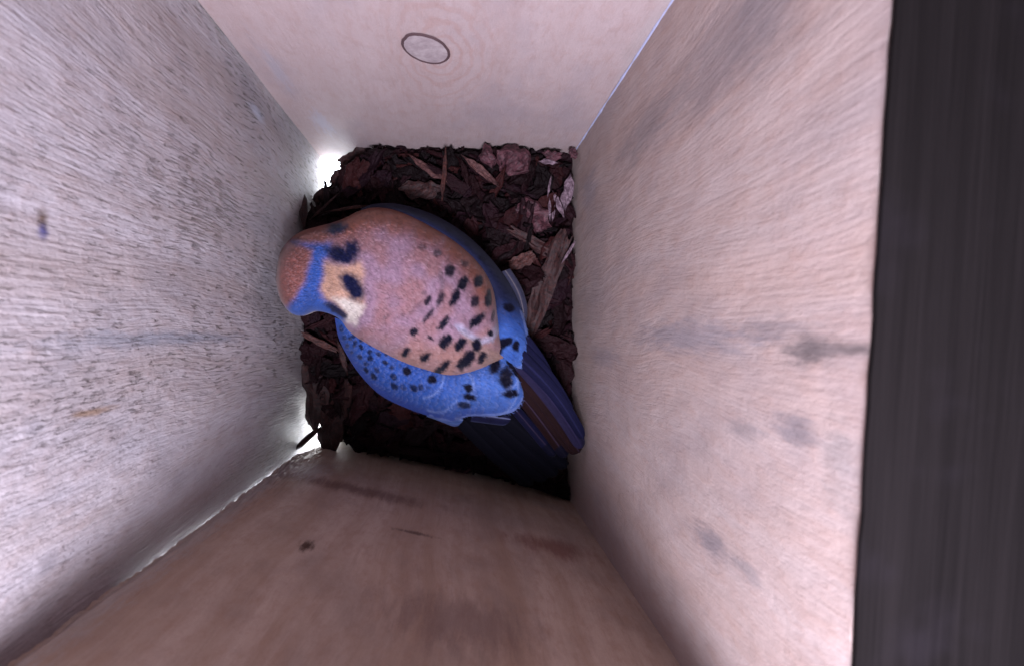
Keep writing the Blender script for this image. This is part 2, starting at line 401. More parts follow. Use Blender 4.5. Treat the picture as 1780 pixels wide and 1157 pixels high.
# pale glue bead along the upper right corner
g = NT('pale_glue'); g.b.inputs['Base Color'].default_value = (0.33, 0.35, 0.50, 1); g.b.inputs['Roughness'].default_value = 0.4
v = []; f = []; N = 90
for i in range(N + 1):
    z = lerp(-0.02, 0.33, i / N); r = 0.0007 + 0.0007 * nz(z * 60, 2.0) + 0.0004 * nz(z * 240, 1.0)
    for k in range(6):
        a_ = pi * 0.95 + (pi * 0.6) * k / 5
        v.append((cTR[0] + cos(a_) * r * 1.0, cTR[1] + sin(a_) * r, z))
for i in range(N):
    for k in range(5): q = i * 6 + k; f.append((q, q + 1, q + 7, q + 6))
mesh_obj('glue_bead', v, f, g.m, box)

# ------------------------------------------------------------------ bird outline in plan, used for heights and keep-out
MA = [(480,478,.085),(486,442,.080),(502,418,.078),(525,402,.075),(552,394,.072),(578,387,.068),(600,379,.062),(625,367,.058),(655,361,.055),(700,368,.052),(750,392,.050),(800,424,.048),(838,462,.046),(858,500,.044),(865,545,.043),(869,578,.042),(876,604,.042),(884,620,.041)]
MB_ = [(479,484,.085),(486,518,.080),(503,542,.078),(524,549,.075),(548,541,.072),(572,545,.068),(592,556,.062),(606,575,.058),(628,594,.055),(660,612,.052),(700,631,.050),(742,646,.048),(778,655,.046),(808,652,.044),(838,642,.043),(858,632,.042),(872,626,.042),(884,622,.041)]
HZ = [.003,.024,.033,.036,.034,.031,.031,.034,.038,.041,.042,.040,.037,.033,.028,.021,.012,.003]
BIRD_POLY = [(480,478),(502,418),(552,394),(625,362),(650,354),(700,358),(760,378),(820,418),(870,475),(905,530),(922,600),(960,640),(1002,710),(1018,785),(1000,830),(960,835),(880,780),(820,735),(752,730),(690,705),(650,680),(615,640),(590,590),(578,552),(524,549),(486,518)]
def inpoly(x, y, poly):
    c = False; j = len(poly) - 1
    for i in range(len(poly)):
        xi, yi = poly[i][:2]; xj, yj = poly[j][:2]
        if (yi > y) != (yj > y) and x < (xj - xi) * (y - yi) / (yj - yi) + xi: c = not c
        j = i
    return c
def to_px(x, y, z): d = CAM_H - z; return VPX + x * F / d, VPY - y * F / d

# ------------------------------------------------------------------ bark bed
def corner_d(x, y):
    return min((x - cTL[0]) + (cTL[1] - y), (x - cBL[0]) * 1.5 + (y - cBL[1]) + 0.003)
def bark_h(x, y):
    h = -0.004 - 0.014 * sstep(0.02, -0.12, x) - 0.030 * sstep(-0.02, -0.13, y) * sstep(0.09, 0.0, x) 
    h -= 0.016 * sstep(0.06, 0.15, y) * sstep(0.06, -0.04, x)
    h += 0.006 * nz(x * 22, y * 22, 1.0)
    d = corner_d(x, y)
    h -= 0.085 * (1 - sstep(0.030, 0.080, d))
    h -= 0.030 * exp(-(((x - 0.06) / 0.05) ** 2 + ((y + 0.11) / 0.04) ** 2)) 
    return max(h, FLOOR_Z + 0.018)

g = NT('bark')
oi = g.node('ShaderNodeObjectInfo'); geo = g.node('ShaderNodeNewGeometry'); tc = g.node('ShaderNodeTexCoord')
rnd = g.math('FRACT', g.math('ADD', g.math('MULTIPLY', oi.outputs['Random'], 7.3), geo.outputs['Random Per Island']))
cr = g.node('ShaderNodeValToRGB'); g.l.new(rnd, cr.inputs[0])
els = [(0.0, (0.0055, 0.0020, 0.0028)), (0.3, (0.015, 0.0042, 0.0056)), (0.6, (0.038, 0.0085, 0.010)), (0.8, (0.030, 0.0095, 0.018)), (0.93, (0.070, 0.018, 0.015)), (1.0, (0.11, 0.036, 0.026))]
while len(cr.color_ramp.elements) < len(els): cr.color_ramp.elements.new(0.5)
for e, (p_, c_) in zip(cr.color_ramp.elements, els): e.position = p_; e.color = (*c_, 1)
fib = g.noise(g.vmath('MULTIPLY', tc.outputs['Object'], (60, 60, 60)), 9.0, 5, 0.7)
blot = g.noise(tc.outputs['Object'], 130.0, 4, 0.7)
col = g.mix(g.ramp(fib, 0.35, 0.7), g.mix(0.45, cr.outputs[0], (0.012, 0.006, 0.007)), cr.outputs[0])
col = g.mix(g.math('MULTIPLY', g.ramp(blot, 0.58, 0.75), 0.30), col, (0.070, 0.040, 0.048))
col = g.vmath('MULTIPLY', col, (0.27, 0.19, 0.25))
g.l.new(col, g.b.inputs['Base Color']); g.b.inputs['Roughness'].default_value = 0.6
g.b.inputs['Specular IOR Level'].default_value = 0.10
g.l.new(g.bump(g.math('ADD', fib, blot), 0.0012, 0.9), g.b.inputs['Normal'])
m_bark = g.m
def tinted(name, c, c2=None, fs=400, spec=0.3):
    g = NT(name); tc = g.node('ShaderNodeTexCoord')
    n1 = g.noise(tc.outputs['Object'], fs, 5, 0.7); n2 = g.noise(tc.outputs['Object'], 90, 3, 0.6)
    c2 = c2 or [x * 0.35 for x in c]
    col = g.mix(g.ramp(n1, 0.38, 0.66), c2, c)
    col = g.mix(g.math('MULTIPLY', g.ramp(n2, 0.5, 0.7), 0.5), col, c2)
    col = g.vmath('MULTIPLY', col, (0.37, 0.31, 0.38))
    g.l.new(col, g.b.inputs['Base Color']); g.b.inputs['Roughness'].default_value = 0.65
    g.b.inputs['Specular IOR Level'].default_value = spec
    g.l.new(g.bump(n1, 0.0010, 0.8), g.b.inputs['Normal'])
    return g.m
m_red = tinted('reddish_bark', (0.19, 0.075, 0.080), (0.055, 0.017, 0.023), 260)
m_pale = tinted('pale_split_wood', (0.26, 0.135, 0.10), (0.08, 0.032, 0.028))
m_grey = tinted('grey_split_wood', (0.42, 0.34, 0.34), (0.13, 0.09, 0.10))
m_orange = tinted('orange_brown_wood', (0.15, 0.052, 0.033), (0.05, 0.016, 0.012))
m_slab = tinted('dark_red_slab', (0.085, 0.026, 0.018), (0.026, 0.008, 0.008))

def chip_geo(L, W, th, rs, curl=0.0, kind='chip', nl=12, nw=6):
    """a torn flake of bark: long axis x, closed, ragged rim, curled across and along"""
    v = []; f = []
    s0 = rs.random() * 100
    taper0, taper1 = rs.uniform(0.2, 0.9), rs.uniform(0.2, 0.9)
    if kind == 'splinter': taper0, taper1 = 0.12, 0.25
    if kind == 'round': taper0, taper1 = 0.0, 0.0
    bend = rs.uniform(-0.5, 0.5) * (0.3 if kind != 'splinter' else 0.15)
    for side in (0, 1):
        for i in range(nl + 1):
            t = i / nl
            if kind == 'round': wd = sqrt(max(0.02, 1 - (2 * t - 1) ** 2))
            else:
                wd = min(1.0, taper0 + (1 - taper0) * sstep(0, 0.3, t)) * min(1.0, taper1 + (1 - taper1) * sstep(1, 0.68, t))
            wl = wd * (1 + 0.45 * nz(t * 5, s0)); wr = wd * (1 + 0.45 * nz(t * 5, s0 + 9))
            for j in range(nw + 1):
                q = j / nw * 2 - 1
                yy = q * (wl if q < 0 else wr) * W / 2
                ex = 0.16 * L * nz(q * 2.4, s0 + 20) * (abs(2 * t - 1) ** 3) * (1 if t > 0.5 else -1)
                xx = (t - 0.5) * L + ex
                yy += bend * W * sin(pi * t) * 1.2
                z = curl * W * (q * q) + curl * 0.35 * L * (2 * t - 1) ** 2 + 0.22 * W * nz(t * 4, q * 1.6, s0) + 0.05 * W * nz(t * 14, q * 5, s0)
                edge = 1 - 0.6 * (abs(q) ** 4) - 0.3 * abs(2 * t - 1) ** 6
                z += (th / 2 if side == 0 else -th / 2) * max(0.15, edge) * (1 + 0.5 * nz(t * 6, q * 3, s0 + 4))
                v.append(Vector((xx, yy, z)))
    S = (nl + 1) * (nw + 1)
    for i in range(nl):
        for j in range(nw):
            q = (i * (nw + 1) + j, (i + 1) * (nw + 1) + j, (i + 1) * (nw + 1) + j + 1, i * (nw + 1) + j + 1)
            f.append(q); f.append(tuple(S + k for k in q[::-1]))
    for i in range(nl):
        k = i * (nw + 1); f.append((k, S + k, S + k + nw + 1, k + nw + 1)); k += nw; f.append((k + nw + 1, S + k + nw + 1, S + k, k))
    for j in range(nw):
        f.append((j + 1, S + j + 1, S + j, j)); k = nl * (nw + 1) + j; f.append((k, S + k, S + k + 1, k + 1))
    return v, f
def chip_obj(name, mat, loc, L, W, th, yaw, pitch, roll, rs, kind='chip', curl=0.1, nl=14, nw=7):
    v, f = chip_geo(L, W, th, rs, curl, kind, nl, nw)
    o = mesh_obj(name, v, f, mat, None, smooth=False, origin=(0, 0, 0))
    o.location = loc
    o.rotation_euler = (Matrix.Rotation(yaw, 3, 'Z') @ Matrix.Rotation(pitch, 3, 'Y') @ Matrix.Rotation(roll, 3, 'X')).to_euler()
    return o

XMIN, XMAX = cTL[0] + 0.001, cTR[0] - 0.001
def ywall(x, top): 
    if top: return lerp(cTL[1], cTR[1], (x - cTL[0]) / (cTR[0] - cTL[0]))
    return lerp(cBL[1], cBR[1], (x - cBL[0]) / (cBR[0] - cBL[0]))
def inbox(x, y, m): return XMIN + m < x < XMAX - m and ywall(x, False) + m < y < ywall(x, True) - m

# deep mulch nobody could count: ground sheet plus small crumbs
rs = random.Random(11)
V = []; Fc = []
NX, NY = 120, 140
idx = {}
for i in range(NX + 1):
    for j in range(NY + 1):
        x = lerp(XMIN, XMAX, i / NX); y = lerp(ywall(x, False) + 0.001, ywall(x, True) - 0.001, j / NY)
        idx[i, j] = len(V); V.append(Vector((x, y, bark_h(x, y) - 0.010 + 0.003 * nz(x * 150, y * 150))))
for i in range(NX):
    for j in range(NY):
        q = [idx[i, j], idx[i + 1, j], idx[i + 1, j + 1], idx[i, j + 1]]
        if all(corner_d(V[k].x, V[k].y) > 0.038 for k in q): Fc.append(tuple(q))
for k in range(2600):
    x = rs.uniform(XMIN, XMAX); y = rs.uniform(ywall(x, False), ywall(x, True))
    L_ = rs.uniform(0.006, 0.022); m_ = L_ * 0.32
    if not inbox(x, y, m_): continue
    if corner_d(x, y) < 0.046 + L_ * 0.4: continue
    cv, cf = chip_geo(L_, L_ * rs.uniform(0.2, 0.6), rs.uniform(0.0008, 0.0025), rs, rs.uniform(-0.2, 0.3), rs.choice(['chip', 'chip', 'splinter']), 6, 3)
    R_ = Matrix.Rotation(rs.uniform(0, 2 * pi), 3, 'Z') @ Matrix.Rotation(rs.gauss(0, 0.4), 3, 'Y') @ Matrix.Rotation(rs.gauss(0, 0.5), 3, 'X')
    o_ = Vector((x, y, bark_h(x, y) - rs.uniform(0.0, 0.009)))
    b0 = len(V)
    for p_ in cv:
        q_ = R_ @ p_ + o_
        q_.x = min(max(q_.x, XMIN), XMAX); q_.y = min(max(q_.y, ywall(q_.x, False) + 0.001), ywall(q_.x, True) - 0.001)
        V.append(q_)
    Fc += [tuple(b0 + i for i in q_) for q_ in cf]
mulch = mesh_obj('bark_mulch', V, Fc, m_bark, None, smooth=False, origin=(0, 0, -0.05))
tag(mulch, 'fine dark bark crumbs filling the bed below the bigger chips', 'bark mulch'); mulch['kind'] = 'stuff'

# chips one could pick out of the bed
placed = 0; tries = 0; pts = []
GL = 'reddish brown bark chip among many alike strewn over the dark bed'
while placed < 262 and tries < 20000:
    tries += 1
    x = rs.uniform(XMIN, XMAX); y = rs.uniform(ywall(x, False), ywall(x, True))
    L_ = min(0.048, max(0.011, rs.lognormvariate(math.log(0.022), 0.42))); W_ = L_ * rs.choice([0.18, 0.3, 0.45, 0.6]) ; W_ = min(W_, 0.016)
    if corner_d(x, y) < 0.046 + L_ * 0.36: continue
    yaw = rs.uniform(0, 2 * pi)
    ex, ey = abs(cos(yaw)) * L_ / 2 + 0.002, abs(sin(yaw)) * L_ / 2 + 0.002
    if x - ex < XMIN or x + ex > XMAX or y - ey < max(ywall(x - ex, False), ywall(x + ex, False)) or y + ey > min(ywall(x - ex, True), ywall(x + ex, True)): continue
    z = bark_h(x, y) + rs.uniform(0.0, 0.006)
    px, py = to_px(x, y, z)
    if inpoly(px, py, BIRD_POLY): continue
    if any((x - a_) ** 2 + (y - b_) ** 2 < 0.0058 ** 2 for a_, b_ in pts): continue
    pts.append((x, y))
    o = chip_obj('bark_chip', m_bark, (x, y, z), L_, W_, rs.uniform(0.0015, 0.0035), yaw, rs.gauss(0, 0.22), rs.gauss(0, 0.35), rs, rs.choice(['chip', 'chip', 'chip', 'splinter']), rs.uniform(-0.15, 0.25))
    tag(o, GL, 'bark chip', 'bark chips strewn over the box floor'); placed += 1

def feature(name, mat, x0, y0, x1, y1, wpx, label, cat, lift=0.006, kind='chip', roll=0.0, curl=0.05, th=0.002, seed=0, z0=None, z1=None, nl=18, nw=8):
    """a single recognisable piece lying from one photo point to another"""
    def at(px, py, zfix):
        z = 0.0
        for _ in range(6):
            p = P(px, py, z); z = bark_h(p.x, p.y) + lift if zfix is None else zfix
        return P(px, py, z)
    a = at(x0, y0, z0); b = at(x1, y1, z1); d = b - a; L_ = d.length; c_ = (a + b) / 2
    yaw = math.atan2(d.y, d.x); pitch = -math.atan2(d.z, sqrt(d.x ** 2 + d.y ** 2))
    W_ = wpx * (CAM_H - c_.z) / F
    o = chip_obj(name, mat, c_, L_, W_, th, yaw, pitch, roll, random.Random(seed), kind, curl, nl, nw)
    return tag(o, label, cat)
fe = feature
fe('bark_chunk', m_red, 866, 262, 918, 296, 56, 'large round reddish bark chunk with crumbly face near the upper right', 'bark chunk', 0.011, 'round', 0.1, -0.1, 0.006, 3)
fe('bark_chunk', m_red, 844, 250, 856, 290, 27, 'oval reddish bark piece touching the large round chunk', 'bark chunk', 0.012, 'round', 0.2, -0.1, 0.004, 4)
fe('wood_splinter', m_pale, 806, 272, 866, 322, 13, 'long pale splinter left of the round reddish chunk', 'splinter', 0.011, 'splinter', 0.5, 0.05, 0.003, 5)
fe('wood_splinter', m_pale, 714, 273, 776, 316, 15, 'broad tan splinter lying above the bird back', 'splinter', 0.010, 'splinter', -0.3, 0.05, 0.002, 6)
fe('wood_splinter', m_orange, 776, 262, 770, 346, 9, 'thin curved brown sliver crossing the end of the tan splinter', 'splinter', 0.013, 'splinter', 0.4, 0.1, 0.002, 7)
fe('wood_splinter', m_grey, 991, 304, 981, 366, 17, 'broad pale grey splinter close to the right wall', 'splinter', 0.010, 'splinter', 0.2, 0.05, 0.002, 8)
fe('wood_splinter', m_grey, 961, 334, 980, 378, 10, 'short grey splinter slanting beside the broad pale one', 'splinter', 0.010, 'splinter', 0.2, 0.05, 0.002, 9)
fe('wood_splinter', m_grey, 958, 306, 952, 342, 4, 'hair-thin pale splinter upright left of the grey ones', 'splinter', 0.012, 'splinter', 0.0, 0.0, 0.0012, 10)
fe('wood_splinter', m_grey, 955, 345, 956, 384, 5, 'narrow grey splinter below the hair-thin one', 'splinter', 0.010, 'splinter', 0.0, 0.0, 0.0012, 11)
fe('wood_splinter', m_grey, 964, 358, 960, 384, 5, 'tiny grey splinter at the foot of the slanting one', 'splinter', 0.011, 'splinter', 0.0, 0.0, 0.0012, 12)
fe('wood_splinter', m_grey, 1001, 418, 976, 458, 5, 'pale forked splinter leaning on the right wall', 'splinter', 0.015, 'splinter', 0.0, 0.0, 0.0015, 13)
fe('wood_splinter', m_grey, 936, 281, 970, 284, 8, 'whitish splinter lying level near the upper right corner', 'splinter', 0.012, 'splinter', 0.2, 0.0, 0.002, 14)
fe('bark_chip', m_red, 944, 266, 974, 272, 16, 'pinkish bark chip touching the pinkish wall near the corner', 'bark chip', 0.012, 'chip', 0.2, 0.0, 0.003, 15)
fe('bark_chip', m_red, 992, 258, 1001, 276, 12, 'small square bark chip in the upper right corner', 'bark chip', 0.013, 'chip', 0.1, 0.0, 0.003, 16)
fe('bark_chip', m_orange, 884, 462, 930, 442, 22, 'orange brown chip with a torn fork right of the bird shoulder', 'bark chip', 0.010, 'chip', 0.2, 0.05, 0.002, 17)
fe('bark_slab', m_slab, 985, 405, 915, 590, 36, 'long dark red slab running beside the wing tip', 'bark slab', 0.008, 'chip', 0.15, 0.03, 0.003, 18)
fe('bark_slab', m_slab, 890, 400, 985, 455, 20, 'dark reddish slab slanting above the orange brown chip', 'bark slab', 0.006, 'chip', 0.15, 0.03, 0.003, 19)
fe('bark_chunk', m_red, 905, 352, 945, 400, 40, 'purplish bark chunk left of the grey splinters', 'bark chunk', 0.008, 'chip', 0.15, -0.05, 0.005, 20)
fe('bark_chip', m_slab, 700, 330, 765, 330, 30, 'flat dark red chip above the bird neck', 'bark chip', 0.008, 'chip', 0.1, 0.03, 0.002, 21)
fe('twig', m_slab, 538, 384, 588, 338, 4, 'thin dark curved twig between head and upper bright gap', 'twig', 0.016, 'splinter', 0, 0.1, 0.0012, 22)
fe('twig', m_orange, 568, 368, 640, 357, 5, 'thin brown twig lying just above the bird nape', 'twig', 0.018, 'splinter', 0, 0.0, 0.0012, 23)
fe('bark_strip', m_slab, 521, 322, 529, 398, 15, 'upright dark strip against the rough wall above the bird crown', 'bark strip', 0.02, 'chip', 0.1, 0.0, 0.002, 24)
fe('bark_strip', m_orange, 528, 580, 585, 608, 11, 'ragged reddish strip below the bird face', 'bark strip', 0.012, 'chip', 0.1, 0.0, 0.002, 25)
fe('bark_strip', m_slab, 586, 588, 604, 650, 10, 'narrow brown strip standing left of the speckled wing', 'bark strip', 0.012, 'splinter', 0.1, 0.0, 0.002, 26)
fe('bark_slab', m_slab, 606, 665, 588, 760, 28, 'big dark red slab left of the wing end', 'bark slab', 0.016, 'chip', 0.5, 0.03, 0.003, 27)
fe('bark_slab', m_slab, 588, 690, 572, 796, 40, 'dark slab hanging over the lower bright gap', 'bark slab', 0, 'chip', 0.2, 0.0, 0.003, 28, -0.028, -0.030)
fe('bark_slab', m_slab, 536, 630, 552, 742, 44, 'dark slab edging the lower bright gap beside the rough wall', 'bark slab', 0, 'chip', 0.2, 0.0, 0.003, 36, -0.022, -0.030)
fe('twig', m_slab, 562, 738, 506, 786, 9, 'dark stick crossing the lower bright gap', 'twig', 0, 'splinter', 0, 0.0, 0.003, 29, -0.025, -0.006, 14, 6)
fe('bark_chip', m_red, 610, 800, 655, 803, 12, 'pinkish chip against the brown wall near the lower gap', 'bark chip', 0, 'chip', 0.3, 0.0, 0.002, 30, -0.035, -0.035)
fe('bark_chip', m_red, 785, 812, 822, 812, 24, 'pale pink chip against the middle of the brown wall', 'bark chip', 0, 'chip', 0.3, 0.0, 0.002, 31, -0.045, -0.045)
fe('bark_chip', m_red, 855, 818, 882, 824, 10, 'small pink chip at the brown wall right of the pale pink one', 'bark chip', 0, 'chip', 0.3, 0.0, 0.002, 32, -0.04, -0.04)
fe('bark_chip', m_slab, 590, 285, 640, 262, 24, 'dark chip with jagged edge beside the upper bright gap', 'bark chip', 0, 'chip', 0.2, 0.0, 0.002, 33, -0.050, -0.046)
fe('bark_chip', m_slab, 575, 322, 606, 300, 22, 'dark pointed chip jutting into the upper bright gap', 'bark chip', 0, 'chip', 0.2, 0.0, 0.002, 34, -0.055, -0.050)
fe('bark_chip', m_slab, 546, 352, 575, 330, 18, 'dark chip below the upper bright gap', 'bark chip', 0, 'chip', 0.2, 0.0, 0.002, 35, -0.050, -0.050)

# ------------------------------------------------------------------ the bird
BASE = P(700, 520, 0.0); BASE.z = 0.0
bird = empty('kestrel', BASE, 'small falcon with rufous black-spotted back and blue wings crouching on the bark', 'bird')

def feather_mat(name, tint=1.0, rough=0.9, sheen=0.05, spec=0.06):
    g = NT(name)
    at = g.node('ShaderNodeAttribute', attribute_name='plumage')
    tc = g.node('ShaderNodeTexCoord')
    # fine barbs run along the body (about 37 degrees below the photo's horizontal)
    rot = g.node('ShaderNodeMapping'); rot.inputs['Rotation'].default_value = (0, 0, radians(37))
    g.l.new(tc.outputs['Object'], rot.inputs[0])
    st = g.vmath('MULTIPLY', rot.outputs[0], (350, 2200, 900))
    n1 = g.noise(st, 1.0, 3, 0.6)
    n2 = g.noise(rot.outputs[0], 160, 3, 0.6)
    k = g.math('ADD', 0.36, g.math('ADD', g.math('MULTIPLY', g.ramp(n1, 0.3, 0.7), 0.13), g.math('MULTIPLY', g.ramp(n2, 0.35, 0.7), 0.06)))
    col = g.vmath('MULTIPLY', at.outputs['Color'], g.comb(k, k, k))
    g.l.new(col, g.b.inputs['Base Color']); g.b.inputs['Roughness'].default_value = rough
    g.b.inputs['Specular IOR Level'].default_value = spec
    g.b.inputs['Sheen Weight'].default_value = sheen; g.b.inputs['Sheen Roughness'].default_value = 0.5
    g.l.new(g.bump(n1, 0.00018, 0.4), g.b.inputs['Normal'])
    return g.m
m_plum = feather_mat('soft_plumage')
m_wing = feather_mat('wing_plumage', sheen=0.02, spec=0.05, rough=0.75)

RUF = (0.37, 0.185, 0.205); RUFO = (0.27, 0.085, 0.055); MAUVE = (0.365, 0.220, 0.305)
BLUE = (0.032, 0.100, 0.42); BLUEL = (0.085, 0.190, 0.58); BLK = (0.004, 0.004, 0.016); BUFF = (0.62, 0.36, 0.24); WHT = (0.80, 0.70, 0.62)
CROWN = (0.23, 0.080, 0.068); WING_SHADE = (0.016, 0.019, 0.055)
# spots: x, y, half length, half width, angle (deg, photo clockwise from +x), strength
SP_B = [(734,430,6,5,0,.55),(761,441,6,5,20,.75),(807,459,6,5,40,.7),(782,471,9,7,110,.95),(805,493,10.5,7.5,115,1),(832,489,9,7,100,1),
 (743,461,5,4,0,.2),(766,482,9,3.5,80,.35),(767,508,14,3.5,100,.45),(766,520,10,4.5,115,.9),(744,522,8,4,115,.95),(737,509,4,3,0,.45),(791,518,12.5,6,112,1),
 (826,524,8.5,6,100,.95),(849,521,13,5,92,1),(744,550,13,3.2,128,.9),(771,562,12,4.5,130,1),(829,557,15,6,140,1),(857,549,8,2.5,100,.8),
 (719,577,6.5,5,130,1),(748,587,5,2.5,45,1),(775,593,12,7.5,128,1),(800,599,11,7,125,1),(829,601,10,7,90,1),(705,612,8,5,140,1),
 (739,621,9,5,145,1),(769,638,13,5.5,140,1),(811,626,18,8.5,132,1),(838,622,10,5,118,1),(672,551,7,2.5,150,.4),(700,548,5,2,150,.25),
 (807,575,5,2,30,.3),(728,530,5,3,120,.35),(720,538,5,3,120,.2),(852,579,4.5,4.5,0,1),(780,452,4,3,0,.25)]
SP_H = [(588,442,17,12,20,1.2),(611,435,14,12,100,1.2),(600,448,16,9,10,1.1),(611,494,16,12,45,1.2),(619,507,13,11,70,1.2),(603,486,10,8,20,1.0),(582,537,15,5,32,1),(594,545,9,5,35,1),
 (585,397,15,9,-10,1.0),(513,420,8,6,0,.3)]
SP_W = [(708,645,7,5.5,40,1),(751,659,6.5,6,0,1),(814,673,7.5,5.5,40,1),(816,690,9,5,10,1),(807,704,9,5,5,.9),(718,673,5,4,40,.8),(731,672,5,4,90,.8),
 (649,653,6,3.5,50,.9),(684,654,5.5,4.5,60,.8),(686,671,6.5,4,50,.85),(701,673,5,4,30,.55),(720,674,5.5,4.5,30,.85),(637,632,4,3,40,.7),(655,643,4.5,3,60,.7),
 (637,643,5,3,50,.9),(626,620,4,3.5,40,.8),(644,623,4.5,4,40,.9),(643,611,4,3,90,.9),(670,630,4.5,3,20,.9),(681,638,3.5,3,20,.8),(658,615,3.5,3.5,0,.8),
 (672,616,3,3,0,.8),(628,603,4.5,3,60,.9),(617,597,3,5,20,.8),(628,591,3.5,3,40,.8),(609,588,3,3,0,.8),(599,587,3,3,0,.6),(593,571,3,5,0,.6),(642,597,3.5,2.5,45,.8),
 (615,585,3,3,0,.8),(745,673,4,3,0,.5),(731,660,2.5,2,0,.3),(604,600,3,4,20,.6),(612,612,3,3,0,.6),(695,636,3,3,0,.4),
 (860,636,8.5,13,0,1.2),(880,656,10,16,-5,1.2),(888,684,12,6,-5,1.2),(893,642,20,3.5,52,1.0)]  # last mark paints the shadowed gap between the wings black
SP_U = [(862,610,13,8,120,1.3),(872,598,13,7,150,1.3),(881,594,8,6,170,1.1),(897,601,5,8,0,1),(885,535,8,6,20,1),(780,400,5,3,30,.5),(812,425,5,3,40,.5),(838,450,6,3,40,.6)]
def spotmask(px, py, spots, wob=0.0, soft=0.22):
    m = 0.0
    for (x, y, a, b, ang, s) in spots:
        dx, dy = px - x, py - y
        if abs(dx) > 30 or abs(dy) > 30: continue
        t = radians(ang); u = (dx * cos(t) + dy * sin(t)) / a; v_ = (-dx * sin(t) + dy * cos(t)) / b
        r = (abs(u) ** 2.2 + abs(v_) ** 2.2) ** (1 / 2.2) / 1.24 + 0.34 * nz(px * 0.13, py * 0.13, x)
        m = max(m, (1 - sstep(1 - soft, 1 + soft, r)) * min(1, s))
    return m
def mixc(a, b, t): return tuple(lerp(a[i], b[i], t) for i in range(3))
def edge_soft(px, py, poly, w):
    """signed distance-ish (px) to polygon, positive inside"""
    d = 1e9
    for i in range(len(poly)):
        x0, y0 = poly[i]; x1, y1 = poly[(i + 1) % len(poly)]
        ex, ey = x1 - x0, y1 - y0; t = max(0, min(1, ((px - x0) * ex + (py - y0) * ey) / (ex * ex + ey * ey + 1e-9)))
        d = min(d, (px - x0 - ex * t) ** 2 + (py - y0 - ey * t) ** 2)
    d = sqrt(d)
    return sstep(-w, w, d if inpoly(px, py, poly) else -d)
POLY_CROWN = [(470,420),(500,430),(520,424),(541,436),(540,450),(531,475),(530,490),(519,505),(512,520),(498,534),(470,530)]
POLY_BLUE = [(508,420),(544,424),(575,423),(580,440),(562,452),(563,478),(556,500),(560,517),(582,530),(600,551),(598,560),(575,560),(548,545),(505,560),(495,530),(512,512),(528,490),(530,474),(540,452),(541,436),(520,430)]
POLY_OR = [(520,424),(540,421),(562,424),(576,408),(575,380),(500,380),(500,425)]
POLY_BUFF = [(562,455),(600,462),(628,455),(634,470),(630,500),(634,530),(612,556),(590,540),(566,526),(556,505)]
POLY_WHITE = [(578,518),(606,520),(634,532),(618,566),(595,555),(603,545)]
def body_col(px, py):
    n_ = nz(px * 0.03, py * 0.03, 2.2); n2 = nz(px * 0.12, py * 0.12, 5.0)
    qx, qy = px + 2.5 * n2, py + 2.5 * nz(px * 0.12, py * 0.12, 8.0)
    c = mixc(MAUVE, RUF, sstep(-0.3, 0.4, n_))
    # redder shoulder margin: rufous feathers with part of the shade painted in
    dA = 1e9
    for (x, y, z) in MA[6:14]: dA = min(dA, sqrt((px - x) ** 2 + (py - y) ** 2))
    c = mixc(RUFO, c, sstep(14, 62, dA + 6 * n2))
    c = mixc(c, (0.47, 0.25, 0.17), 0.5 * sstep(560, 640, py) * (1 if px > 640 else 0.4))
    # buff edge at the tip of the mantle
    if px > 785 and 540 < py < 625:
        dl = linedist(px, py, LOBE[3:]); inn = inpoly(px, py, LOBEP)
        c = mixc(c, (0.50, 0.52, 0.72), 0.62 * sstep(15, 3, dl + 3 * n2) * (1 if inn else sstep(4, 0, dl)))
    c = mixc(c, (0.30, 0.19, 0.13), 0.55 * edge_soft(px, py, [(800,575),(840,600),(872,612),(872,628),(840,640),(828,620)], 6))  # brown patch paints in the shadow below the lobe edge
    c = mixc(c, BUFF, 0.85 * edge_soft(qx, qy, POLY_BUFF, 8))
    c = mixc(c, WHT, edge_soft(qx, qy, POLY_WHITE, 7))
    c = mixc(c, RUFO, 0.9 * edge_soft(qx, qy, POLY_OR, 9))
    c = mixc(c, BLUE, edge_soft(qx, qy, POLY_BLUE, 8))
    c = mixc(c, CROWN, edge_soft(qx, qy, POLY_CROWN, 9))
    c = mixc(c, (0.006, 0.008, 0.045), spotmask(px, py, SP_H, soft=0.5))
    c = mixc(c, BLK, spotmask(px, py, SP_B))
    return c
def resample(pts, n, dims):
    """Catmull-Rom through stations, n+1 samples uniform in station index"""
    out = []
    m = len(pts) - 1
    for k in range(n + 1):
        t = k / n * m; i = min(int(t), m - 1); t -= i
        p0, p1, p2, p3 = pts[max(i - 1, 0)], pts[i], pts[i + 1], pts[min(i + 2, m)]
        out.append([0.5 * (2 * p1[d] + (p2[d] - p0[d]) * t + (2 * p0[d] - 5 * p1[d] + 4 * p2[d] - p3[d]) * t * t + (3 * p1[d] - p0[d] - 3 * p2[d] + p3[d]) * t ** 3) for d in range(dims)])
    return out
def scale_tex(px, py, s, ang=37):
    """overlapping feather scallops, 0..1, higher towards each feather's free end"""
    t = radians(ang); u = (px * cos(t) + py * sin(t)) / s; v_ = (-px * sin(t) + py * cos(t)) / (s * 0.8)
    best = 0.0
    for du in (0, 1):
        r = floor(u) - du; 
        vv = v_ + (0.5 if int(r) % 2 else 0.0); c = floor(vv) + 0.5
        jx = 0.25 * nz(r * 3.1, c * 2.7, 1); 
        lx = u - r + jx; ly = vv - c
        if lx < 1.55 - 1.6 * ly * ly: best = max(best, lx / 1.55) if du == 0 or best == 0 else best
    return best

